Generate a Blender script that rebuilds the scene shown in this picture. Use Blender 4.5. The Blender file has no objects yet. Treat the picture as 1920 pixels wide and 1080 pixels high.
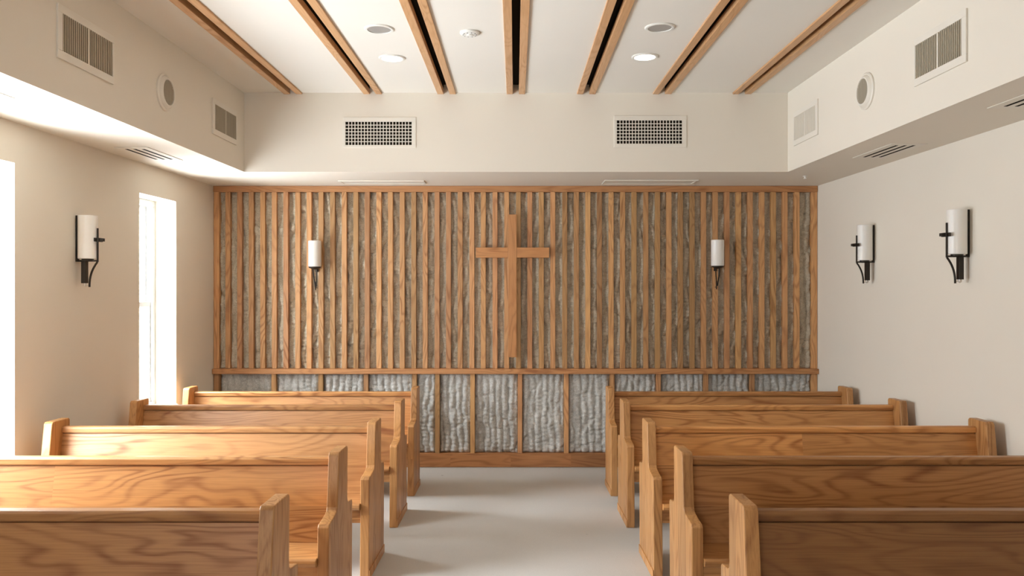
import bpy, bmesh, math, random
from mathutils import Vector, Matrix, noise
random.seed(7)
C = bpy.context.scene
COL = C.collection

# ---------------------------------------------------------------- camera, world, exposure
F = 1500.0            # focal length in pixels of the 1920 wide frame
EYE = 1.901           # eye height above the floor at the front wall
D = 8.24              # distance to the slatted wall
PX, PY = 966.0, 530.0 # vanishing point
cam = bpy.data.cameras.new('camera'); co = bpy.data.objects.new('camera', cam); COL.objects.link(co)
co.location = (0, 0, EYE); co.rotation_euler = (math.pi/2, 0, 0)
cam.sensor_width = 36; cam.lens = F/1920*36
cam.shift_x = -(PX-960)/1920; cam.shift_y = (PY-540)/1920
cam.clip_start = .05
C.camera = co

SKY = 26.0
w = bpy.data.worlds.new('world'); C.world = w; w.use_nodes = True
bg = w.node_tree.nodes['Background']
bg.inputs[0].default_value = (.90, .975, 1.09, 1)
# overcast sky brighter overhead, dull horizon of trees and houses, pale paving below
_n = w.node_tree.nodes; _l = w.node_tree.links
_t = _n.new('ShaderNodeTexCoord'); _s = _n.new('ShaderNodeSeparateXYZ'); _l.new(_t.outputs['Generated'], _s.inputs[0])
_r = _n.new('ShaderNodeFloatCurve'); _l.new(_s.outputs[2], _r.inputs['Value'])
_c = _r.mapping.curves[0]                       # value = strength/2/SKY, from -1 (down) to 1 (up)
_r.mapping.clip_min_x = -1; _r.mapping.use_clip = True
_c.points[0].location = (-1, .62); _c.points[1].location = (1, .85)
for _p in ((-.5, .60), (-.06, .40), (.06, .38), (.5, .80)): _c.points.new(*_p)
_r.mapping.update()
_m = _n.new('ShaderNodeMath'); _m.operation = 'MULTIPLY'; _m.inputs[1].default_value = SKY*2
_l.new(_r.outputs[0], _m.inputs[0]); _l.new(_m.outputs[0], bg.inputs[1])
C.view_settings.view_transform = 'Standard'; C.view_settings.look = 'None'
C.view_settings.gamma = 1; C.view_settings.use_curve_mapping = False
C.view_settings.exposure = 0.17

# room dimensions (metres)
XL, XR = -3.11, 3.115
SXL, SXR = -2.44, 2.454
ZS, ZC = 2.898, 3.61
YS = 7.20
YB = -3.6
YW = D + .10
SLOPE = .0303
def floor_z(y): return SLOPE*(D - y)
WIN_Z = (.77, 2.645)
WINS = [(7.335, 6.62), (4.97, 3.45)]
REV = .19
# sky portals: guide the daylight sampling through the window openings, emit nothing themselves
for (y1, y0) in WINS:
    l = bpy.data.lights.new('window_daylight', 'AREA'); l.shape = 'RECTANGLE'
    l.size = y1-y0; l.size_y = WIN_Z[1]-WIN_Z[0]; l.cycles.is_portal = True
    o = bpy.data.objects.new('window_daylight', l); COL.objects.link(o)
    o.location = (XL-REV-.12, (y0+y1)/2, sum(WIN_Z)/2); o.rotation_euler = (math.pi/2, 0, -math.pi/2)

# unseen high rear window behind the camera, added and shaped for frontal fill light
REAR_FILL_WINS = [(-2.5, -1.0)]
RZ0, RZ1 = 1.75, 2.80
for (x0, x1) in REAR_FILL_WINS:
    l = bpy.data.lights.new('window_daylight', 'AREA'); l.shape = 'RECTANGLE'
    l.size = x1-x0; l.size_y = RZ1-RZ0; l.cycles.is_portal = True
    o = bpy.data.objects.new('window_daylight', l); COL.objects.link(o)
    o.location = ((x0+x1)/2, YB-.34, (RZ0+RZ1)/2); o.rotation_euler = (math.pi/2, 0, 0)

# ---------------------------------------------------------------- helpers
def box(bm, x0, x1, y0, y1, z0, z1):
    vs = [bm.verts.new((x, y, z)) for x in (x0, x1) for y in (y0, y1) for z in (z0, z1)]
    for f in ((0,1,3,2),(4,6,7,5),(0,4,5,1),(2,3,7,6),(0,2,6,4),(1,5,7,3)):
        bm.faces.new([vs[i] for i in f])
def cyl(bm, c, r, z0, z1, n=32, axis='Z', r2=None, cap=True):
    r2 = r if r2 is None else r2
    def P(a, rr, h):
        u, v = rr*math.cos(a), rr*math.sin(a)
        if axis == 'Z': return (c[0]+u, c[1]+v, c[2]+h)
        if axis == 'X': return (c[0]+h, c[1]+u, c[2]+v)
        return (c[0]+u, c[1]+h, c[2]+v)
    A = [bm.verts.new(P(2*math.pi*i/n, r, z0)) for i in range(n)]
    B = [bm.verts.new(P(2*math.pi*i/n, r2, z1)) for i in range(n)]
    for i in range(n):
        j = (i+1) % n; bm.faces.new((A[i], A[j], B[j], B[i]))
    if cap: bm.faces.new(A[::-1]); bm.faces.new(B)
def lathe(bm, prof, n=40, axis='Z', c=(0,0,0)):
    rings = []
    for r, h in prof:
        ring = []
        for i in range(n):
            a = 2*math.pi*i/n; u, v = r*math.cos(a), r*math.sin(a)
            p = (u, v, h) if axis == 'Z' else ((h, u, v) if axis == 'X' else (u, h, v))
            ring.append(bm.verts.new((c[0]+p[0], c[1]+p[1], c[2]+p[2])))
        rings.append(ring)
    for A, B in zip(rings, rings[1:]):
        for i in range(n):
            j = (i+1) % n; bm.faces.new((A[i], A[j], B[j], B[i]))
    if prof[0][0] > 1e-4: bm.faces.new(rings[0][::-1])
    if prof[-1][0] > 1e-4: bm.faces.new(rings[-1])
def tube(bm, pts, r, n=10):
    pts = [Vector(p) for p in pts]; rings = []
    for i, p in enumerate(pts):
        t = (pts[min(i+1, len(pts)-1)] - pts[max(i-1, 0)]).normalized()
        a = t.cross(Vector((1, 0, 0)));  a = a if a.length > .1 else t.cross(Vector((0, 1, 0)))
        a.normalize(); b = t.cross(a)
        rr = r[i] if isinstance(r, (list, tuple)) else r
        rings.append([bm.verts.new(p + a*rr*math.cos(2*math.pi*k/n) + b*rr*math.sin(2*math.pi*k/n)) for k in range(n)])
    for A, B in zip(rings, rings[1:]):
        for i in range(n):
            j = (i+1) % n; bm.faces.new((A[i], A[j], B[j], B[i]))
    bm.faces.new(rings[0][::-1]); bm.faces.new(rings[-1])
def ring_frame(bm, axis, h0, h1, o, i):
    """rectangular ring: o/i = (a0,a1,b0,b1) outer/inner, thickness h0..h1 along axis"""
    for (a0, a1, b0, b1) in ((o[0], o[1], o[2], i[2]), (o[0], o[1], i[3], o[3]), (o[0], i[0], i[2], i[3]), (i[1], o[1], i[2], i[3])):
        if a1-a0 < 1e-5 or b1-b0 < 1e-5: continue
        if axis == 'X': box(bm, h0, h1, a0, a1, b0, b1)
        elif axis == 'Y': box(bm, a0, a1, h0, h1, b0, b1)
        else: box(bm, a0, a1, b0, b1, h0, h1)
def obj(name, bm, mat, parent=None, bevel=0, smooth=False, seg=2):
    bmesh.ops.recalc_face_normals(bm, faces=bm.faces)
    me = bpy.data.meshes.new(name); bm.to_mesh(me); bm.free()
    if mat: me.materials.append(mat)
    if smooth:
        for p in me.polygons: p.use_smooth = True
        me.set_sharp_from_angle(angle=math.radians(35)) if hasattr(me, 'set_sharp_from_angle') else None
    o = bpy.data.objects.new(name, me); COL.objects.link(o)
    if parent: o.parent = parent
    if bevel:
        b = o.modifiers.new('bevel', 'BEVEL'); b.width = bevel; b.segments = seg; b.limit_method = 'ANGLE'
        b.harden_normals = False
    return o
def B(*args):
    bm = bmesh.new(); box(bm, *args); return bm
def struct(o): o['kind'] = 'structure'; return o
def thing(name, label, cat, loc=(0,0,0), rz=0, group=None):
    o = bpy.data.objects.new(name, None); COL.objects.link(o); o.empty_display_size = .1
    o.location = loc; o.rotation_euler = (0, 0, rz)
    o['label'] = label; o['category'] = cat
    if group: o['group'] = group
    return o
def dup(root, loc, label, rz=None):
    r = root.copy(); COL.objects.link(r); r.location = loc; r['label'] = label
    if rz is not None: r.rotation_euler = (r.rotation_euler.x, r.rotation_euler.y, rz)
    for ch in list(root.children):
        c = ch.copy(); COL.objects.link(c); c.parent = r
        for g in list(ch.children):
            d = g.copy(); COL.objects.link(d); d.parent = c
    return r

# ---------------------------------------------------------------- materials
def nodes(name):
    m = bpy.data.materials.new(name); m.use_nodes = True
    nt = m.node_tree; return m, nt, nt.nodes['Principled BSDF']
def N(nt, t, **kw):
    n = nt.nodes.new(t)
    for k, v in kw.items():
        if k.startswith('i_'):
            key = k[2:]; n.inputs[int(key) if key.isdigit() else key].default_value = v
        else: setattr(n, k, v)
    return n
def math_(nt, op, a, b=None):
    n = nt.nodes.new('ShaderNodeMath'); n.operation = op
    for i, v in enumerate((a, b)):
        if v is None: continue
        if hasattr(v, 'links'): nt.links.new(v, n.inputs[i])
        else: n.inputs[i].default_value = v
    return n.outputs[0]
def paint(name, col, rough=.85, bump=.05, var=.02, scale=90):
    m, nt, p = nodes(name); L = nt.links.new
    tc = N(nt, 'ShaderNodeTexCoord')
    n1 = N(nt, 'ShaderNodeTexNoise', i_Scale=scale, i_Detail=3.0); L(tc.outputs['Object'], n1.inputs['Vector'])
    n2 = N(nt, 'ShaderNodeTexNoise', i_Scale=1.3, i_Detail=2.0); L(tc.outputs['Object'], n2.inputs['Vector'])
    hsv = N(nt, 'ShaderNodeHueSaturation'); hsv.inputs['Color'].default_value = (*col, 1)
    L(math_(nt, 'ADD', math_(nt, 'MULTIPLY', n2.outputs[0], var*2), 1-var), hsv.inputs['Value'])
    L(hsv.outputs[0], p.inputs['Base Color']); p.inputs['Roughness'].default_value = rough
    if bump:
        b = N(nt, 'ShaderNodeBump', i_Strength=bump, i_Distance=.002); L(n1.outputs[0], b.inputs['Height']); L(b.outputs[0], p.inputs['Normal'])
    return m
def plain(name, col, rough=.5, metal=0, emit=None, es=0):
    m, nt, p = nodes(name)
    p.inputs['Base Color'].default_value = (*col, 1); p.inputs['Roughness'].default_value = rough
    p.inputs['Metallic'].default_value = metal
    if emit: p.inputs['Emission Color'].default_value = (*emit, 1); p.inputs['Emission Strength'].default_value = es
    return m
def wood(name, axis, light, dark, plank=None, freq=105, contrast=.52, rough=.38, vary=.08, huevar=0.0, across=4.8, along=.72):
    """axis = grain direction; plank = (axis, width, length) of glued boards"""
    m, nt, p = nodes(name); L = nt.links.new
    tc = N(nt, 'ShaderNodeTexCoord'); oi = N(nt, 'ShaderNodeObjectInfo')
    off = N(nt, 'ShaderNodeCombineXYZ')
    L(math_(nt, 'MULTIPLY', oi.outputs['Random'], 37.0), off.inputs[0]); L(math_(nt, 'MULTIPLY', oi.outputs['Random'], 53.0), off.inputs[1]); L(math_(nt, 'MULTIPLY', oi.outputs['Random'], 71.0), off.inputs[2])
    base = N(nt, 'ShaderNodeVectorMath', operation='ADD'); L(tc.outputs['Object'], base.inputs[0]); L(off.outputs[0], base.inputs[1])
    vec = base.outputs[0]; tone = None
    if plank:
        sp = N(nt, 'ShaderNodeSeparateXYZ'); L(tc.outputs['Object'], sp.inputs[0])
        ai = 'XYZ'.index(plank[0]); gi = 'XYZ'.index(axis)
        row = math_(nt, 'FLOOR', math_(nt, 'DIVIDE', math_(nt, 'ADD', sp.outputs[ai], plank[3] if len(plank) > 3 else 0.0), plank[1]))
        wn0 = N(nt, 'ShaderNodeTexWhiteNoise', noise_dimensions='2D')
        cc = N(nt, 'ShaderNodeCombineXYZ'); L(row, cc.inputs[0]); L(oi.outputs['Random'], cc.inputs[1]); L(cc.outputs[0], wn0.inputs['Vector'])
        seg = math_(nt, 'FLOOR', math_(nt, 'ADD', math_(nt, 'DIVIDE', sp.outputs[gi], plank[2]), math_(nt, 'MULTIPLY', wn0.outputs['Value'], 7.0)))
        cc2 = N(nt, 'ShaderNodeCombineXYZ'); L(row, cc2.inputs[0]); L(seg, cc2.inputs[1]); L(oi.outputs['Random'], cc2.inputs[2])
        wn = N(nt, 'ShaderNodeTexWhiteNoise', noise_dimensions='3D'); L(cc2.outputs[0], wn.inputs['Vector'])
        v2 = N(nt, 'ShaderNodeVectorMath', operation='MULTIPLY_ADD'); L(wn.outputs['Color'], v2.inputs[0]); v2.inputs[1].default_value = (9, 9, 9); L(vec, v2.inputs[2])
        vec = v2.outputs[0]; tone = wn.outputs['Value']
    def mapped(a, c):
        mp = N(nt, 'ShaderNodeMapping'); s = [c, c, c]; s['XYZ'.index(axis)] = a
        mp.inputs['Scale'].default_value = s; L(vec, mp.inputs['Vector']); return mp.outputs[0]
    n1 = N(nt, 'ShaderNodeTexNoise', i_Scale=1.0, i_Detail=2.5, i_Roughness=.38, i_Distortion=.55); L(mapped(along, across), n1.inputs['Vector'])
    rings = math_(nt, 'SINE', math_(nt, 'MULTIPLY', n1.outputs[0], freq))
    rings = math_(nt, 'POWER', math_(nt, 'ADD', math_(nt, 'MULTIPLY', rings, .5), .5), 2.6)
    n3 = N(nt, 'ShaderNodeTexNoise', i_Scale=1.0, i_Detail=3.0); L(mapped(.9, 3.0), n3.inputs['Vector'])
    rings = math_(nt, 'MULTIPLY', rings, math_(nt, 'POWER', math_(nt, 'MULTIPLY', n3.outputs[0], 1.75), 2.0))
    n2 = N(nt, 'ShaderNodeTexNoise', i_Scale=1.0, i_Detail=3.0, i_Roughness=.6); L(mapped(4.0, 170.0), n2.inputs['Vector'])
    mr = N(nt, 'ShaderNodeMapRange'); mr.inputs[1].default_value = .40; mr.inputs[2].default_value = .72; L(n2.outputs[0], mr.inputs[0])
    fac = math_(nt, 'ADD', math_(nt, 'MULTIPLY', rings, contrast), math_(nt, 'MULTIPLY', mr.outputs[0], .36))
    # knots and dark flecks
    vk = N(nt, 'ShaderNodeTexVoronoi', i_Scale=1.0); L(mapped(1.6, 5.0), vk.inputs['Vector']); vk.inputs['Randomness'].default_value = 1.0
    kn = N(nt, 'ShaderNodeMapRange'); kn.inputs[1].default_value = .13; kn.inputs[2].default_value = .02; kn.inputs[3].default_value = 0; kn.inputs[4].default_value = .8; L(vk.outputs['Distance'], kn.inputs[0])
    fac = math_(nt, 'MINIMUM', math_(nt, 'ADD', fac, kn.outputs[0]), 1.0)
    mix = N(nt, 'ShaderNodeMix', data_type='RGBA'); L(fac, mix.inputs[0])
    mix.inputs[6].default_value = (*light, 1); mix.inputs[7].default_value = (*dark, 1)
    hsv = N(nt, 'ShaderNodeHueSaturation'); L(mix.outputs[2], hsv.inputs['Color'])
    val = math_(nt, 'ADD', math_(nt, 'MULTIPLY', oi.outputs['Random'], vary*2), 1-vary)
    if tone is not None: val = math_(nt, 'MULTIPLY', val, math_(nt, 'ADD', math_(nt, 'MULTIPLY', tone, .30), .85))
    L(val, hsv.inputs['Value'])
    if huevar:
        r2 = math_(nt, 'FRACT', math_(nt, 'MULTIPLY', oi.outputs['Random'], 91.7))
        L(math_(nt, 'ADD', math_(nt, 'MULTIPLY', r2, huevar*2), .5-huevar), hsv.inputs['Hue'])
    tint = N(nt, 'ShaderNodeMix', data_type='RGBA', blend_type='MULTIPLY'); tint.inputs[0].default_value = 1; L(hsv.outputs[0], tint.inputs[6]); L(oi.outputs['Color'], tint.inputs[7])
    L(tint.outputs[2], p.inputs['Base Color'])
    L(math_(nt, 'ADD', math_(nt, 'MULTIPLY', fac, .18), rough), p.inputs['Roughness'])
    b = N(nt, 'ShaderNodeBump', i_Strength=.12, i_Distance=.002); L(n2.outputs[0], b.inputs['Height']); L(b.outputs[0], p.inputs['Normal'])
    return m

M = {}
M['wall'] = paint('wall_paint', (.80, .73, .62))
M['ceil'] = paint('ceiling_paint', (.80, .75, .665))
M['white'] = plain('white_metal_enamel', (.80, .77, .70), .45)
M['vinyl'] = plain('white_window_vinyl', (.62, .62, .60), .4)
M['painted'] = plain('painted_metal', (.79, .73, .63), .6)
M['louvre'] = plain('taupe_louvre', (.47, .41, .31), .6)
M['dark'] = plain('dark_void', (.018, .013, .008), .8)
M['dark'].node_tree.nodes['Principled BSDF'].inputs['Specular IOR Level'].default_value = .05
M['iron'] = plain('dark_bronze_iron', (.035, .027, .02), .45, .6)
M['silver'] = plain('brushed_nickel', (.6, .57, .52), .35, .9)
LW, DW = (.57, .285, .100), (.26, .088, .018)
M['wx'] = wood('oak_grain_lengthwise', 'X', LW, DW, plank=('Z', .205, 9.0, -.014))
M['wxs'] = wood('oak_grain_seat', 'X', LW, DW, plank=('Y', .15, 9.0))
M['wr'] = wood('oak_rail', 'X', LW, DW)
M['wz'] = wood('oak_grain_upright', 'Z', LW, DW, plank=('Y', .095, 9.0), contrast=.45)
LB, DB = (.57, .305, .125), (.30, .125, .042)
M['batten'] = wood('oak_batten', 'Z', LB, DB, vary=.27, huevar=.007, contrast=.55, rough=.5)
M['rail'] = wood('oak_wall_rail', 'X', (.52, .245, .092), (.30, .115, .038), rough=.5)
M['base'] = wood('oak_base_board', 'X', (.44, .19, .065), (.22, .08, .024), plank=('Z', .14, .62, .0), rough=.5)
M['cross'] = wood('oak_cross_upright', 'Z', (.58, .265, .092), (.38, .15, .048), contrast=.5)
M['crossx'] = wood('oak_cross_arm', 'X', (.58, .265, .092), (.38, .15, .048), contrast=.5)
M['slot'] = wood('oak_ceiling_board', 'Y', (.62, .35, .165), (.42, .20, .08), contrast=.35, vary=.04)

def wool(name, a, b):
    m, nt, p = nodes(name); L = nt.links.new
    tc = N(nt, 'ShaderNodeTexCoord')
    n1 = N(nt, 'ShaderNodeTexNoise', i_Scale=85.0, i_Detail=6.0, i_Roughness=.75); L(tc.outputs['Object'], n1.inputs['Vector'])
    n2 = N(nt, 'ShaderNodeTexNoise', i_Scale=5.0, i_Detail=4.0, i_Roughness=.6); L(tc.outputs['Object'], n2.inputs['Vector'])
    f = math_(nt, 'ADD', math_(nt, 'MULTIPLY', n1.outputs[0], 1.5), math_(nt, 'MULTIPLY', n2.outputs[0], .8))
    mr = N(nt, 'ShaderNodeMapRange'); mr.inputs[1].default_value = .7; mr.inputs[2].default_value = 1.6; L(f, mr.inputs[0])
    mix = N(nt, 'ShaderNodeMix', data_type='RGBA'); L(mr.outputs[0], mix.inputs[0]); mix.inputs[6].default_value = (*a, 1); mix.inputs[7].default_value = (*b, 1)
    L(mix.outputs[2], p.inputs['Base Color']); p.inputs['Roughness'].default_value = .95
    bp = N(nt, 'ShaderNodeBump', i_Strength=.7, i_Distance=.006); L(n1.outputs[0], bp.inputs['Height']); L(bp.outputs[0], p.inputs['Normal'])
    return m
M['wool_up'] = wool('grey_wool_warm_bounce', (.30, .245, .165), (.78, .69, .54))  # warmer colour stands in for light bounced off the oak battens
M['wool_lo'] = wool('grey_wool', (.30, .28, .24), (.80, .77, .71))

def carpet():
    m, nt, p = nodes('carpet'); L = nt.links.new
    tc = N(nt, 'ShaderNodeTexCoord')
    n1 = N(nt, 'ShaderNodeTexNoise', i_Scale=260.0, i_Detail=3.0, i_Roughness=.7); L(tc.outputs['Object'], n1.inputs['Vector'])
    n2 = N(nt, 'ShaderNodeTexNoise', i_Scale=1.6, i_Detail=3.0); L(tc.outputs['Object'], n2.inputs['Vector'])
    vo = N(nt, 'ShaderNodeTexVoronoi', i_Scale=1.9); L(tc.outputs['Object'], vo.inputs['Vector'])
    sp = N(nt, 'ShaderNodeMapRange'); sp.inputs[1].default_value = .028; sp.inputs[2].default_value = .012; sp.inputs[3].default_value = 0; sp.inputs[4].default_value = .7; L(vo.outputs['Distance'], sp.inputs[0])
    mix = N(nt, 'ShaderNodeMix', data_type='RGBA'); L(n1.outputs[0], mix.inputs[0]); mix.inputs[6].default_value = (.46, .435, .395, 1); mix.inputs[7].default_value = (.71, .68, .63, 1)
    mix2 = N(nt, 'ShaderNodeMix', data_type='RGBA'); L(sp.outputs[0], mix2.inputs[0]); L(mix.outputs[2], mix2.inputs[6]); mix2.inputs[7].default_value = (.12, .10, .08, 1)
    hsv = N(nt, 'ShaderNodeHueSaturation'); L(mix2.outputs[2], hsv.inputs['Color']); L(math_(nt, 'ADD', math_(nt, 'MULTIPLY', n2.outputs[0], .14), .93), hsv.inputs['Value'])
    L(hsv.outputs[0], p.inputs['Base Color']); p.inputs['Roughness'].default_value = .95
    b = N(nt, 'ShaderNodeBump', i_Strength=.35, i_Distance=.004); L(n1.outputs[0], b.inputs['Height']); L(b.outputs[0], p.inputs['Normal'])
    return m
M['carpet'] = carpet()

def glass():
    m = bpy.data.materials.new('window_glass'); m.use_nodes = True; nt = m.node_tree; nt.nodes.clear(); L = nt.links.new
    out = N(nt, 'ShaderNodeOutputMaterial'); t = N(nt, 'ShaderNodeBsdfTransparent'); g = N(nt, 'ShaderNodeBsdfGlossy', i_Roughness=.02)
    mx = N(nt, 'ShaderNodeMixShader'); mx.inputs[0].default_value = .06
    t.inputs[0].default_value = (.97, .98, .97, 1)
    L(t.outputs[0], mx.inputs[1]); L(g.outputs[0], mx.inputs[2]); L(mx.outputs[0], out.inputs[0]); return m
M['glass'] = glass()
def opal():
    m, nt, p = nodes('opal_glass')
    p.inputs['Base Color'].default_value = (.86, .82, .76, 1); p.inputs['Roughness'].default_value = .3
    p.inputs['Subsurface Weight'].default_value = .25; p.inputs['Subsurface Radius'].default_value = (.03, .025, .02)
    return m
M['opal'] = opal()
M['lamp'] = plain('lit_lens', (.9, .85, .8), .4, 0, (1.0, .88, .74), 7.0)

# ---------------------------------------------------------------- room shell
bm = bmesh.new()
y0, y1 = YB, YW+.02
vs = [bm.verts.new(p) for p in ((XL-.02, y0, floor_z(y0)), (XR+.02, y0, floor_z(y0)), (XR+.02, y1, floor_z(y1)), (XL-.02, y1, floor_z(y1)))]
vb = [bm.verts.new((v.co.x, v.co.y, v.co.z-.15)) for v in vs]
bm.faces.new(vs); bm.faces.new(vb[::-1])
for i in range(4): bm.faces.new((vs[i], vb[i], vb[(i+1) % 4], vs[(i+1) % 4]))
struct(obj('floor', bm, M['carpet']))

T = .38
bm = bmesh.new()                                    # left wall pierced by the windows
ys = [YB]
edges = sorted([(b, a) for a, b in WINS])
box(bm, XL-T, XL, YB, YW+.02, -.25, WIN_Z[0]); box(bm, XL-T, XL, YB, YW+.02, WIN_Z[1], ZC+.2)
prev = YB
for a, b in edges:
    box(bm, XL-T, XL, prev, a, WIN_Z[0], WIN_Z[1]); prev = b
box(bm, XL-T, XL, prev, YW+.02, WIN_Z[0], WIN_Z[1])
struct(obj('wall_left', bm, M['wall']))
struct(obj('wall_right', B(XR, XR+.2, YB, YW+.02, -.25, ZC+.2), M['wall']))
struct(obj('wall_back', B(XL-T, XR+.2, YW, YW+.2, -.25, ZC+.3), M['wall']))
bm = bmesh.new()
box(bm, XL-T, XR+.2, YB-.3, YB, -.25, RZ0); box(bm, XL-T, XR+.2, YB-.3, YB, RZ1, ZC+.3); px0 = XL-T
for (a, b) in REAR_FILL_WINS:
    box(bm, px0, a, YB-.3, YB, RZ0, RZ1); px0 = b
box(bm, px0, XR+.2, YB-.3, YB, RZ0, RZ1)
struct(obj('wall_rear', bm, M['base']))

def pxx(px, depth): return (px-PX)*depth/F
slot_px = [546.5, 697, 836.5, 967.3, 1100, 1243, 1394]
slot_x = [pxx(966+(p-966)*.992, YS) for p in slot_px]
BW, GAP = .056, .054
HALF = GAP/2 + BW
bm = bmesh.new(); px0 = SXL-.02
for sx in slot_x:
    box(bm, px0, sx-HALF, YB, YS+.02, ZC, ZC+.14); px0 = sx+HALF
box(bm, px0, SXR+.02, YB, YS+.02, ZC, ZC+.14)
box(bm, SXL-.02, SXR+.02, YB, YS+.02, ZC+.14, ZC+.3)
struct(obj('ceiling', bm, M['ceil']))
struct(obj('trim_1', B(XL, SXL, YB, YW, ZS, ZC+.3), M['wall']))
struct(obj('trim_2', B(SXR, XR, YB, YW, ZS, ZC+.3), M['wall']))
struct(obj('trim_3', B(SXL, SXR, YS, YW, ZS, ZC+.3), M['wall']))

# windows: white double-hung units at the outer side of deep reveals
for k, (a, b) in enumerate(WINS):
    e = bpy.data.objects.new('window_%d' % (k+1), None); COL.objects.link(e); struct(e)
    e.location = (XL-REV, (a+b)/2, WIN_Z[0]); h = (a-b)/2; H = WIN_Z[1]-WIN_Z[0]; mid = 1.70-WIN_Z[0]
    bm = bmesh.new(); ring_frame(bm, 'X', -.12, 0, (-h, h, 0, H), (-h+.05, h-.05, .05, H-.05)); obj('window_frame', bm, M['vinyl'], e, .004)
    bm = bmesh.new(); ring_frame(bm, 'X', -.095, -.06, (-h+.035, h-.035, mid-.03, H-.035), (-h+.075, h-.075, mid+.015, H-.08)); s = obj('upper_sash', bm, M['vinyl'], e, .003)
    obj('pane', B(-.082, -.078, -h+.07, h-.07, mid+.01, H-.075), M['glass'], s)
    bm = bmesh.new(); ring_frame(bm, 'X', -.055, -.02, (-h+.035, h-.035, .035, mid+.03), (-h+.075, h-.075, .09, mid-.015)); s = obj('lower_sash', bm, M['vinyl'], e, .003)
    obj('pane', B(-.042, -.038, -h+.07, h-.07, .085, mid-.01), M['glass'], s)
    bm = bmesh.new(); box(bm, 0, REV+.02, -h-.0, h+.0, -.0, .022); obj('window_sill', bm, M['vinyl'], e, .004)

for k, (a, b) in enumerate(REAR_FILL_WINS):  # added rear window, out of view, lets in the frontal fill
    e = bpy.data.objects.new('window_%d' % (k+3), None); COL.objects.link(e); struct(e)
    e.location = ((a+b)/2, YB-.20, RZ0); h = (b-a)/2
    bm = bmesh.new(); ring_frame(bm, 'Y', -.06, 0, (-h, h, 0, RZ1-RZ0), (-h+.05, h-.05, .05, RZ1-RZ0-.05)); box(bm, -.02, .02, -.05, -.01, .05, RZ1-RZ0-.05); f = obj('window_frame', bm, M['vinyl'], e, .004)
    obj('pane', B(-h+.045, h-.045, -.035, -.031, .045, RZ1-RZ0-.045), M['glass'], f)

# ---------------------------------------------------------------- ceiling slots with paired oak boards
names = ['leftmost', 'second from the left', 'third from the left', 'middle', 'third from the right', 'second from the right', 'rightmost']
def make_slot():
    L0 = YS - YB - .05
    t = thing('ceiling_slot', '', 'ceiling slot', (0, 0, 0), 0, 'oak lined slots running along the ceiling')
    for s in (-1, 1):
        x0, x1 = sorted((s*GAP/2, s*HALF))
        obj('side_board', B(x0, x1, -L0, 0, -.014, .035), M['slot'], t, .003)
    bm = bmesh.new(); box(bm, -HALF+.001, HALF-.001, -L0, 0, .072, .12); box(bm, -HALF+.001, -GAP/2, -L0, -.004, .0351, .072); box(bm, GAP/2, HALF-.001, -L0, -.004, .0351, .072); obj('recess_liner', bm, M['dark'], t)
    return t
s0 = make_slot()
for i, sx in enumerate(slot_x):
    loc = (sx, YS-.002, ZC)
    lab = '%s of the seven dark ceiling slots, edged in oak' % names[i]
    if i == 0: s0.location = loc; s0['label'] = lab
    else: dup(s0, loc, lab)

def ceil_pt(px, py, z=ZC):
    d = (z-EYE)*F/(PY-py); return (pxx(px, d), d, z)
def downlight(px, py, lit, label):
    t = thing('recessed_downlight', label, 'ceiling light', ceil_pt(px, py), 0, 'lit downlights' if lit else 'unlit downlights')
    bm = bmesh.new(); lathe(bm, [(.078, -.0005), (.1, -.0005), (.1, -.004), (.094, -.009), (.080, -.009), (.078, -.0005)]); obj('trim_ring', bm, M['white'], t, smooth=True)
    bm = bmesh.new()
    if lit:
        cyl(bm, (0, 0, 0), .077, -.007, -.001); obj('lens', bm, M['lamp'], t)
    else:
        cyl(bm, (0, 0, 0), .079, -.005, -.001); obj('lens', bm, plain('grey_reflector', (.42, .40, .37), .35, .3), t)
    return t
downlight(735, 108.5, True, 'glowing round downlight in the ceiling, the left of the two lit ones')
downlight(1209, 106, True, 'glowing round downlight in the ceiling, the right of the two lit ones')
downlight(711, 54, False, 'unlit round grey downlight in the ceiling above the left glowing one')
downlight(1237, 51, False, 'unlit round grey downlight in the ceiling above the right glowing one')
t = thing('smoke_detector', 'small white round smoke detector on the ceiling left of the middle slot', 'smoke detector', ceil_pt(881, 60.5))
bm = bmesh.new(); lathe(bm, [(.068, -.0005), (.068, -.009), (.062, -.015), (.04, -.019), (.0001, -.020)]); obj('housing', bm, M['white'], t, smooth=True)
bm = bmesh.new(); lathe(bm, [(.022, -.019), (.022, -.024), (.016, -.026), (.0001, -.026)], n=20); obj('sensor_cap', bm, M['white'], t, smooth=True)
bm = bmesh.new()
for k in range(10):
    a = k*math.pi/5; x, y = .045*math.cos(a), .045*math.sin(a); box(bm, x-.004, x+.004, y-.004, y+.004, -.0192, -.016)
obj('vent_slits', bm, M['dark'], t)

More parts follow.
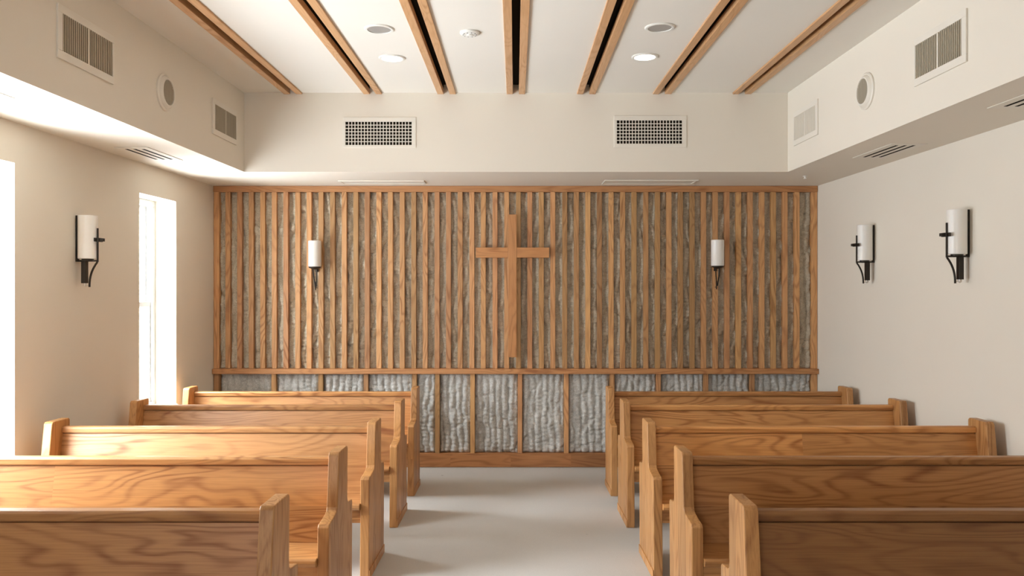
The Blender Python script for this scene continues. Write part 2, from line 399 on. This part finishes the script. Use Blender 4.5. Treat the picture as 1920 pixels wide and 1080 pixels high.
# ---------------------------------------------------------------- egg-crate return grilles on the front bulkhead
def eggcrate(x0p, x1p, y0p, y1p, g, label):
    d = YS; cx = pxx((x0p+x1p)/2, d); cz = EYE+(PY-(y0p+y1p)/2)*d/F
    hw = (x1p-x0p)/2*d/F; hh = (y1p-y0p)/2*d/F
    gx0, gx1 = pxx(g[0], d)-cx, pxx(g[1], d)-cx; gz1, gz0 = EYE+(PY-g[2])*d/F-cz, EYE+(PY-g[3])*d/F-cz
    t = thing('return_air_grille', label, 'air grille', (cx, YS, cz), 0, 'square mesh air grilles on the front bulkhead')
    bm = bmesh.new(); ring_frame(bm, 'Y', -.008, 0, (-hw, hw, -hh, hh), (gx0, gx1, gz0, gz1)); obj('frame', bm, M['painted'], t, .002)
    obj('dark_backing', B(gx0, gx1, -.0012, -.0003, gz0, gz1), M['dark'], t)
    bm = bmesh.new(); nx, nz = 21, 7; bwid = .0065
    for i in range(1, nx):
        x = gx0+(gx1-gx0)*i/nx; box(bm, x-bwid/2, x+bwid/2, -.007, -.0014, gz0, gz1)
    for i in range(1, nz):
        z = gz0+(gz1-gz0)*i/nz; box(bm, gx0, gx1, -.0065, -.0014, z-bwid/2, z+bwid/2)
    obj('grid', bm, M['painted'], t)
eggcrate(643, 780, 220, 277, (648, 772, 228.5, 272), 'rectangular white air grille with dark square mesh, left one on the front bulkhead')
eggcrate(1151, 1287, 217, 277, (1156.5, 1278.5, 226, 269.5), 'rectangular white air grille with dark square mesh, right one on the front bulkhead')

# ---------------------------------------------------------------- side bulkhead grilles
def side_grille(side, d0, d1, dark, label):
    """side -1 left, +1 right; d0 near, d1 far end"""
    X = SXL if side < 0 else SXR
    t = thing('side_air_grille', label, 'air grille', (X, (d0+d1)/2, 3.245), 0, 'louvred grilles on the side bulkheads')
    h = (d1-d0)/2; n = (0, .012) if side < 0 else (-.012, 0)
    bm = bmesh.new(); ring_frame(bm, 'X', n[0], n[1], (-h, h, -.145, .145), (-h+.045, h-.014, -.100, .103)); 
    m = (-h+.045+h-.014)/2; box(bm, n[0]*.8, n[1]*.8, m-.006, m+.006, -.1, .103)
    obj('frame', bm, M['painted'], t, .002)
    lm = M['louvre'] if dark else M['painted']
    sgn = 1 if side < 0 else -1
    bm = bmesh.new(); x0, x1 = sorted((.0005*sgn, .002*sgn)); box(bm, x0, x1, -h+.045, h-.014, -.1, .103); obj('backing', bm, lm, t)
    bm = bmesh.new(); k = 26; a = -h+.045; wd = 2*h-.059
    for i in range(k):
        y = a+wd*(i+.5)/k
        if abs(y-m) < .009: continue
        x0, x1 = sorted((.002*sgn, .010*sgn)); box(bm, x0, x1, y-.003, y+.003, -.1, .103)
    obj('louvres', bm, lm, t)
def dep(px, X): return X*F/(px-PX)
side_grille(-1, dep(105, SXL), dep(210.5, SXL), True, 'large taupe louvred grille in a white frame on the left bulkhead, nearest the camera')
side_grille(-1, dep(397, SXL), dep(442, SXL), True, 'taupe louvred grille on the left bulkhead beside the front corner')
side_grille(1, dep(1815, SXR), dep(1717, SXR), True, 'taupe louvred grille in a white frame on the right bulkhead')
side_grille(1, dep(1535, SXR), dep(1490, SXR), False, 'all white louvred grille on the right bulkhead beside the front corner')
def round_vent(side, px, py, label):
    X = SXL if side < 0 else SXR; d = dep(px, X); s = 1 if side < 0 else -1
    t = thing('round_air_valve', label, 'air vent', (X, d, EYE+(PY-py)*d/F), 0, 'round vents on the side bulkheads')
    bm = bmesh.new(); lathe(bm, [(.128, 0), (.128, .010*s), (.118, .018*s), (.112, .014*s), (.108, .022*s), (.096, .034*s), (.088, .034*s), (.086, .022*s), (.0001, .022*s)], axis='X'); obj('ring', bm, M['painted'], t, smooth=True)
    bm = bmesh.new()
    for k in range(-6, 7):
        y = k*.0125; hh = math.sqrt(max(.084**2-y*y, 0)); x0, x1 = sorted((.022*s, .031*s)); box(bm, x0, x1, y-.0025, y+.0025, -hh, hh)
    obj('fins', bm, M['louvre'], t)
round_vent(-1, 308, 173.5, 'round white vent with a finned centre on the left bulkhead between two grilles')
round_vent(1, 1625, 171, 'round white vent with a finned centre on the right bulkhead between two grilles')

# slot diffusers on the soffit undersides
def soffit_diffuser(x0, x1, y0, y1, nsl, label, along='Y'):
    t = thing('slot_diffuser', label, 'air diffuser', ((x0+x1)/2, (y0+y1)/2, ZS), 0, 'slot diffusers in the soffits')
    hx, hy = (x1-x0)/2, (y1-y0)/2
    obj('frame', B(-hx, hx, -hy, hy, -.005, -.0003), M['painted'], t, .0015)
    bm = bmesh.new(); 
    for k in range(nsl):
        x = (k-(nsl-1)/2)*.062; box(bm, x-.010, x+.010, -hy+.06, hy-.06, -.0062, -.005)
    obj('dark_slots', bm, M['dark'], t)
soffit_diffuser(-2.95, -2.70, 5.88, 6.50, 3, 'white diffuser with three dark slots under the left soffit above the far window')
soffit_diffuser(-2.95, -2.70, 3.70, 4.32, 3, 'white diffuser cut by the left picture edge under the left soffit')
soffit_diffuser(2.69, 2.95, 5.72, 6.38, 3, 'white diffuser with three dark slots under the right soffit, the farther one')
soffit_diffuser(2.69, 2.95, 3.90, 4.56, 3, 'white diffuser cut by the right picture edge under the right soffit')
def linear_panel(x0, x1, y0, y1, label):
    t = thing('linear_diffuser', label, 'air diffuser', ((x0+x1)/2, (y0+y1)/2, ZS), 0, 'long flush diffusers above the slatted wall')
    hx, hy = (x1-x0)/2, (y1-y0)/2
    bm = bmesh.new(); ring_frame(bm, 'Z', -.009, -.0003, (-hx, hx, -hy, hy), (-hx+.02, hx-.02, -hy+.02, hy-.02)); obj('frame', bm, M['painted'], t, .0015)
    obj('blade', B(-hx+.02, hx-.02, -hy+.028, hy-.028, -.005, -.0003), M['painted'], t)
linear_panel(-1.73, -.89, 7.80, 8.02, 'long flush white diffuser above the slatted wall, left of the cross')
linear_panel(.87, 1.78, 7.76, 8.04, 'long flush white diffuser above the slatted wall, right of the cross')
t = thing('fire_sprinkler', 'tiny white sprinkler head under the soffit in the front right corner', 'sprinkler', (2.71, 7.48, ZS))
bm = bmesh.new(); lathe(bm, [(.022, -.0003), (.022, -.004), (.010, -.008), (.007, -.022), (.014, -.024), (.014, -.027), (.0001, -.027)], n=20); obj('head', bm, M['white'], t, smooth=True)

# ---------------------------------------------------------------- slatted feature wall
pt = thing('slatted_wall_panel', 'full width front wall panel of oak battens over lumpy grey wool with framed lower bays', 'wall panel', (0, D, 0))
def zy(py, d=D): return EYE+(PY-py)*d/F
zt1, zt0 = ZS-.001, zy(360)
zm1, zm0 = zy(691), zy(700.5)
zb1 = zy(850)
xl, xr = XL+.003, XR-.003
obj('top_rail', B(xl, xr, -.012, .098, zt0, zt1), M['rail'], pt, .003)
obj('middle_rail', B(xl, xr, -.045, .098, zm0, zm1), M['rail'], pt, .004)
obj('base_board', B(xl, xr, -.015, .098, .004, zb1), M['base'], pt, .003)
def X(px): return pxx(px, D)
for (a, b) in ((xl, X(411)), (X(1522), xr)):
    obj('stile', B(a, b, 0, .098, zm1, zt0), M['batten'], pt, .003)
    obj('lower_stile', B(a, b, 0, .098, zb1, zm0), M['batten'], pt, .003)
for k in range(50):
    px = 427.3 + (1516.0-427.3)*k/50 if k else 427.3
    px = 427.3+21.775*k
    hw = X(970.6)-X(966)
    bm = B(-hw, hw, -.0, .055, 0, zt0-zm1)
    o = obj('batten', bm, M['batten'], pt, .0025); o.location = (X(px)+random.uniform(-.002, .002), random.uniform(-.003, .003), zm1)
studs = [513, 601, 686, 777, 820, 886, 975, 1062, 1148, 1235, 1324, 1411]
for px in studs:
    hw = .0235
    obj('stud', B(X(px)-hw, X(px)+hw, .0, .055, zb1, zm0), M['batten'], pt, .0025)
def wool_sheet(name, x0, x1, z0, z1, mat, step, rope, wob, seed, edge=True, depth=.027):
    bm = bmesh.new(); nx = max(2, int((x1-x0)/step)); nz = max(2, int((z1-z0)/step)); rows = []
    for j in range(nz+1):
        z = z0+(z1-z0)*j/nz; row = []
        for i in range(nx+1):
            x = x0+(x1-x0)*i/nx
            wx = x + wob*noise.noise(Vector((x*1.5, z*2.2, seed))) + .012*noise.noise(Vector((x*9, z*9, seed+3)))
            r = abs(math.sin(math.pi*wx/rope)); cell = math.floor(wx/rope)
            h = depth*r**.42
            n2 = noise.noise(Vector((x*20+cell*5.1, z*11+cell*3.7, seed+9)))
            h += .012*n2*(depth/.02) + .006*noise.noise(Vector((x*42, z*42, seed))) + .0035*math.sin(z*2*math.pi/.042 + cell*2.3 + 3*noise.noise(Vector((cell*1.3, z*6, seed))))
            crack = abs(noise.noise(Vector((x*2.2+cell*.11, z*4.0, seed+20))))
            h -= .016*max(0, 1-crack/.05)
            if edge:
                e = min(x-x0, x1-x, z-z0, z1-z); h -= .02*max(0, 1-e/.025)**2
            row.append(bm.verts.new((x, .058-h, z)))
        rows.append(row)
    for j in range(nz):
        for i in range(nx):
            bm.faces.new((rows[j][i], rows[j][i+1], rows[j+1][i+1], rows[j+1][i]))
    # closed thickness behind
    vs = [bm.verts.new(p) for p in ((x0, .095, z0), (x1, .095, z0), (x1, .095, z1), (x0, .095, z1))]
    bm.faces.new(vs[::-1])
    bm.faces.new([rows[0][i] for i in range(nx, -1, -1)]+[vs[0], vs[1]])
    bm.faces.new([rows[nz][i] for i in range(nx+1)]+[vs[2], vs[3]])
    bm.faces.new([rows[j][0] for j in range(nz+1)]+[vs[3], vs[0]])
    bm.faces.new([rows[j][nx] for j in range(nz, -1, -1)]+[vs[1], vs[2]])
    me = bpy.data.meshes.new(name); bmesh.ops.recalc_face_normals(bm, faces=bm.faces); bm.to_mesh(me); bm.free()
    me.materials.append(mat)
    for p in me.polygons: p.use_smooth = len(p.vertices) == 4 and p.area < .01
    o = bpy.data.objects.new(name, me); COL.objects.link(o); o.parent = pt; return o
u = wool_sheet('upper_wool_layer', X(411), X(1522), zm1, zt0, M['wool_up'], .011, .085, .13, 4.0, False, .034)
u.location.y = .018
u['label'] = 'grey wool layer behind the upper battens, coloured for warm bounced light'
bays = [411]+studs+[1522]
for k in range(len(bays)-1):
    a = X(bays[k])+(.0235 if k else 0); b = X(bays[k+1])-(.0235 if k < len(bays)-2 else 0)
    wool_sheet('wool_batt', a, b, zb1, zm0, M['wool_lo'], .0095, .068, .04, 30.0+k)

# cross
cd = D-.13
cx0, cx1 = pxx(952.5, cd), pxx(968.7, cd)
t = thing('wooden_cross', 'plain oak cross standing off the centre of the slatted wall', 'cross', ((cx0+cx1)/2, cd, zy(670, cd)))
w2 = (cx1-cx0)/2; cz = zy(670, cd)
obj('upright', B(-w2, w2, 0, .065, 0, zy(402, cd)-cz), M['cross'], t, .003)
ax0, ax1 = pxx(892, cd)-(cx0+cx1)/2, pxx(1030, cd)-(cx0+cx1)/2
za0, za1 = zy(483, cd)-cz, zy(464, cd)-cz
obj('left_arm', B(ax0, -w2, .003, .062, za0, za1), M['crossx'], t, .003)
obj('right_arm', B(w2, ax1, .003, .062, za0, za1), M['crossx'], t, .003)
for z in (.25, 1.2):
    bm = bmesh.new(); cyl(bm, (0.012, 0, z), .012, .06, .129, 12, 'Y'); obj('standoff_pin', bm, M['iron'], t)

# ---------------------------------------------------------------- sconces; local -Y faces the room, z=0 at the cup
def side_sconce(loc, rz, label):
    t = thing('wall_sconce', label, 'wall sconce', loc, rz, 'side wall sconces')
    obj('back_bar', B(-.016, .016, -.012, 0, -.012, .315), M['iron'], t, .002)
    bm = bmesh.new(); lathe(bm, [(.0001, .008), (.061, .008), (.064, .012), (.064, .312), (.061, .315), (.058, .312), (.058, .02), (.0001, .02)], c=(0, -.080, 0), n=48)
    obj('glass_shade', bm, M['opal'], t, smooth=True)
    bm = bmesh.new(); box(bm, -.012, .012, -.150, -.006, -.012, 0); cyl(bm, (0, -.080, 0), .040, -.004, .008, 32); obj('shade_tray', bm, M['iron'], t, .0015)
    bm = bmesh.new(); box(bm, -.006, .006, -.155, -.146, -.014, .225); rod = obj('front_rod', bm, M['iron'], t, .0015)
    bm = bmesh.new(); box(bm, -.032, .032, -.172, -.158, .128, .156); box(bm, -.014, .014, -.195, -.172, .131, .153); box(bm, -.050, .050, -.158, -.147, .129, .155); obj('clamp', bm, M['iron'], rod, .002)
    obj('stem_plate', B(-.02, .02, -.074, -.042, -.165, -.008), M['iron'], t, .002)
    bm = bmesh.new(); pts = []
    for i in range(11):
        s = i/10; pts.append((0, -.148+.056*(1-(1-s)**2.4), -.014-.178*s))
    tube(bm, pts, .0072); obj('curved_arm', bm, M['iron'], t, smooth=True)
    bm = bmesh.new(); lathe(bm, [(.012, -.165), (.013, -.175), (.008, -.186), (.0001, -.190)], c=(0, -.060, 0), n=16); box(bm, -.004, .004, -.094, -.056, -.183, -.176); obj('finial', bm, M['silver'], t, smooth=True)
    return t
def front_sconce(loc, label):
    t = thing('wall_sconce', label, 'wall sconce', loc, 0, 'sconces on the slatted wall')
    obj('back_bar', B(-.016, .016, -.012, 0, -.05, .2), M['iron'], t, .002)
    bm = bmesh.new(); lathe(bm, [(.0001, .003), (.062, .003), (.065, .008), (.065, .262), (.061, .266), (.058, .262), (.058, .02), (.0001, .02)], c=(0, -.10, 0), n=48)
    obj('glass_shade', bm, M['opal'], t, smooth=True)
    bm = bmesh.new(); lathe(bm, [(.0001, -.028), (.022, -.026), (.05, -.012), (.060, -.008), (.060, .002), (.0001, .002)], c=(0, -.10, 0), n=36); box(bm, -.008, .008, -.08, -.01, -.024, -.012); obj('cup', bm, M['iron'], t, smooth=True)
    bm = bmesh.new()
    tube(bm, [(-.020, -.10, -.02), (-.014, -.088, -.10), (-.004, -.07, -.19), (-.002, -.06, -.235)], [.006, .006, .005, .006]); tube(bm, [(.020, -.10, -.02), (.016, -.088, -.10), (.010, -.07, -.17), (.006, -.06, -.2)], [.007, .007, .006, .007])
    obj('prongs', bm, M['iron'], t, smooth=True)
    bm = bmesh.new(); tube(bm, [(0, -.062, -.15), (0, -.055, -.21), (0, -.01, -.215)], .005); obj('wall_arm', bm, M['iron'], t, smooth=True)
    return t
side_sconce((XL, dep(143.5, XL), 2.062), math.pi/2, 'dark iron sconce with a tall white glass cylinder on the left wall')
side_sconce((XR, dep(1638.5, XR), 2.086), -math.pi/2, 'dark iron sconce on the right wall, the farther one nearest the slatted wall')
side_sconce((XR, dep(1816, XR), 2.088), -math.pi/2, 'dark iron sconce on the right wall, the nearer and larger looking one')
front_sconce((pxx(590.3, D-.1), D-.002, 2.062), 'white glass sconce on the slatted wall, left of the cross')
front_sconce((pxx(1345.5, D-.1), D-.002, 2.070), 'white glass sconce on the slatted wall, right of the cross')

# ---------------------------------------------------------------- pews (they face the camera, backs to the slatted wall)
PT = .055
def end_profile(first):
    far = .035 if first else .13
    p = [(-.42, 0), (-.42, .600), (-.405, .614), (-.335, .620), (-.270, .629), (-.247, .636), (-.236, .652), (-.205, .905), (-.192, .918), (-.012, .920), (0, .908)]
    p += [(0, .655), (.006, .63), (.03, .617)] if not first else [(.004, .60), (.035, .52)]
    if not first: p += [(far-.012, .608), (far, .596)]
    p += [(far, 0)]
    return p
def extrude_profile(prof, x0, x1):
    bm = bmesh.new()
    A = [bm.verts.new((x0, y, z)) for y, z in prof]; Bv = [bm.verts.new((x1, y, z)) for y, z in prof]
    bm.faces.new(A); bm.faces.new(Bv[::-1]); n = len(prof)
    for i in range(n):
        j = (i+1) % n; bm.faces.new((A[i], Bv[i], Bv[j], A[j]))
    return bm
def make_pew(x0, x1, first):
    """local origin at floor, middle of the length, y=0 at the far edge of the post"""
    t = thing('church_pew', '', 'pew', (0, 0, 0)); h = (x1-x0)/2
    for s in (-1, 1):
        a, b = sorted((s*h, s*(h-PT)))
        e = obj('end_panel', extrude_profile(end_profile(first), a, b), M['wz'], t, .005, seg=3)
        a, b = sorted((s*h, s*(h+.006))); far = .035 if first else .13
        obj('base_moulding', B(a, b, -.419, far-.001, .001, .055), M['wz'], e, .002)
    i = h-PT
    # leaning backrest: front face from (-.145,.45) to (-.085,.835)
    def lean(z): return -.150+(z-.42)*.16
    def slab(z0, z1, th, fwd=0.0):
        return extrude_profile([(lean(z0)-fwd, z0), (lean(z1)-fwd, z1), (lean(z1)+th, z1), (lean(z0)+th, z0)], -i, i)
    obj('backrest', slab(.405, .826, .024), M['wx'], t, .0015)
    obj('top_rail', extrude_profile([(lean(.834)-.013, .834), (lean(.834)-.016, .862), (lean(.834)-.006, .873), (lean(.834)+.040, .873), (lean(.834)+.046, .866), (lean(.834)+.040, .834), (lean(.834)+.022, .834), (lean(.834)+.022, .815), (lean(.834)+.012, .815), (lean(.834)+.012, .834)], -i, i), M['wr'], t, .004, seg=3)
    s = obj('seat', extrude_profile([(-.135, .412), (-.125, .450), (-.43, .458), (-.448, .452), (-.452, .440), (-.446, .424), (-.43, .418)], -i, i), M['wxs'], t, .003)
    obj('seat_apron', B(-i, i, -.40, -.378, .335, .420), M['wr'], t, .002)
    obj('rear_stretcher', B(-i, i, -.115, -.090, .30, .405), M['wr'], t, .002)
    return t
FARS = [.897, .776, .638, .510, .378]
rowname = ['front row against the slatted wall', 'second row from the slatted wall', 'middle row of five', 'fourth row from the slatted wall', 'row nearest the camera']
for side, (x0, x1) in (('left', (-2.995, -.885)), ('right', (.838, 3.045))):
    protoA = make_pew(x0, x1, True); protoB = make_pew(x0, x1, False)
    for k, fr in enumerate(FARS):
        y = fr*D; loc = ((x0+x1)/2, y, floor_z(y)+.0008)
        lab = 'oak pew on the %s of the aisle, %s' % (side, rowname[k])
        if k == 0: r = protoA; r.location = loc; r['label'] = lab
        elif k == 1: r = protoB; r.location = loc; r['label'] = lab
        else: r = dup(protoB, loc, lab)
        r.rotation_euler = (-math.atan(SLOPE), 0, 0); r['group'] = 'oak pews on the %s of the aisle' % side

    # darker and lighter boards per pew; tint also offsets window light on the rows
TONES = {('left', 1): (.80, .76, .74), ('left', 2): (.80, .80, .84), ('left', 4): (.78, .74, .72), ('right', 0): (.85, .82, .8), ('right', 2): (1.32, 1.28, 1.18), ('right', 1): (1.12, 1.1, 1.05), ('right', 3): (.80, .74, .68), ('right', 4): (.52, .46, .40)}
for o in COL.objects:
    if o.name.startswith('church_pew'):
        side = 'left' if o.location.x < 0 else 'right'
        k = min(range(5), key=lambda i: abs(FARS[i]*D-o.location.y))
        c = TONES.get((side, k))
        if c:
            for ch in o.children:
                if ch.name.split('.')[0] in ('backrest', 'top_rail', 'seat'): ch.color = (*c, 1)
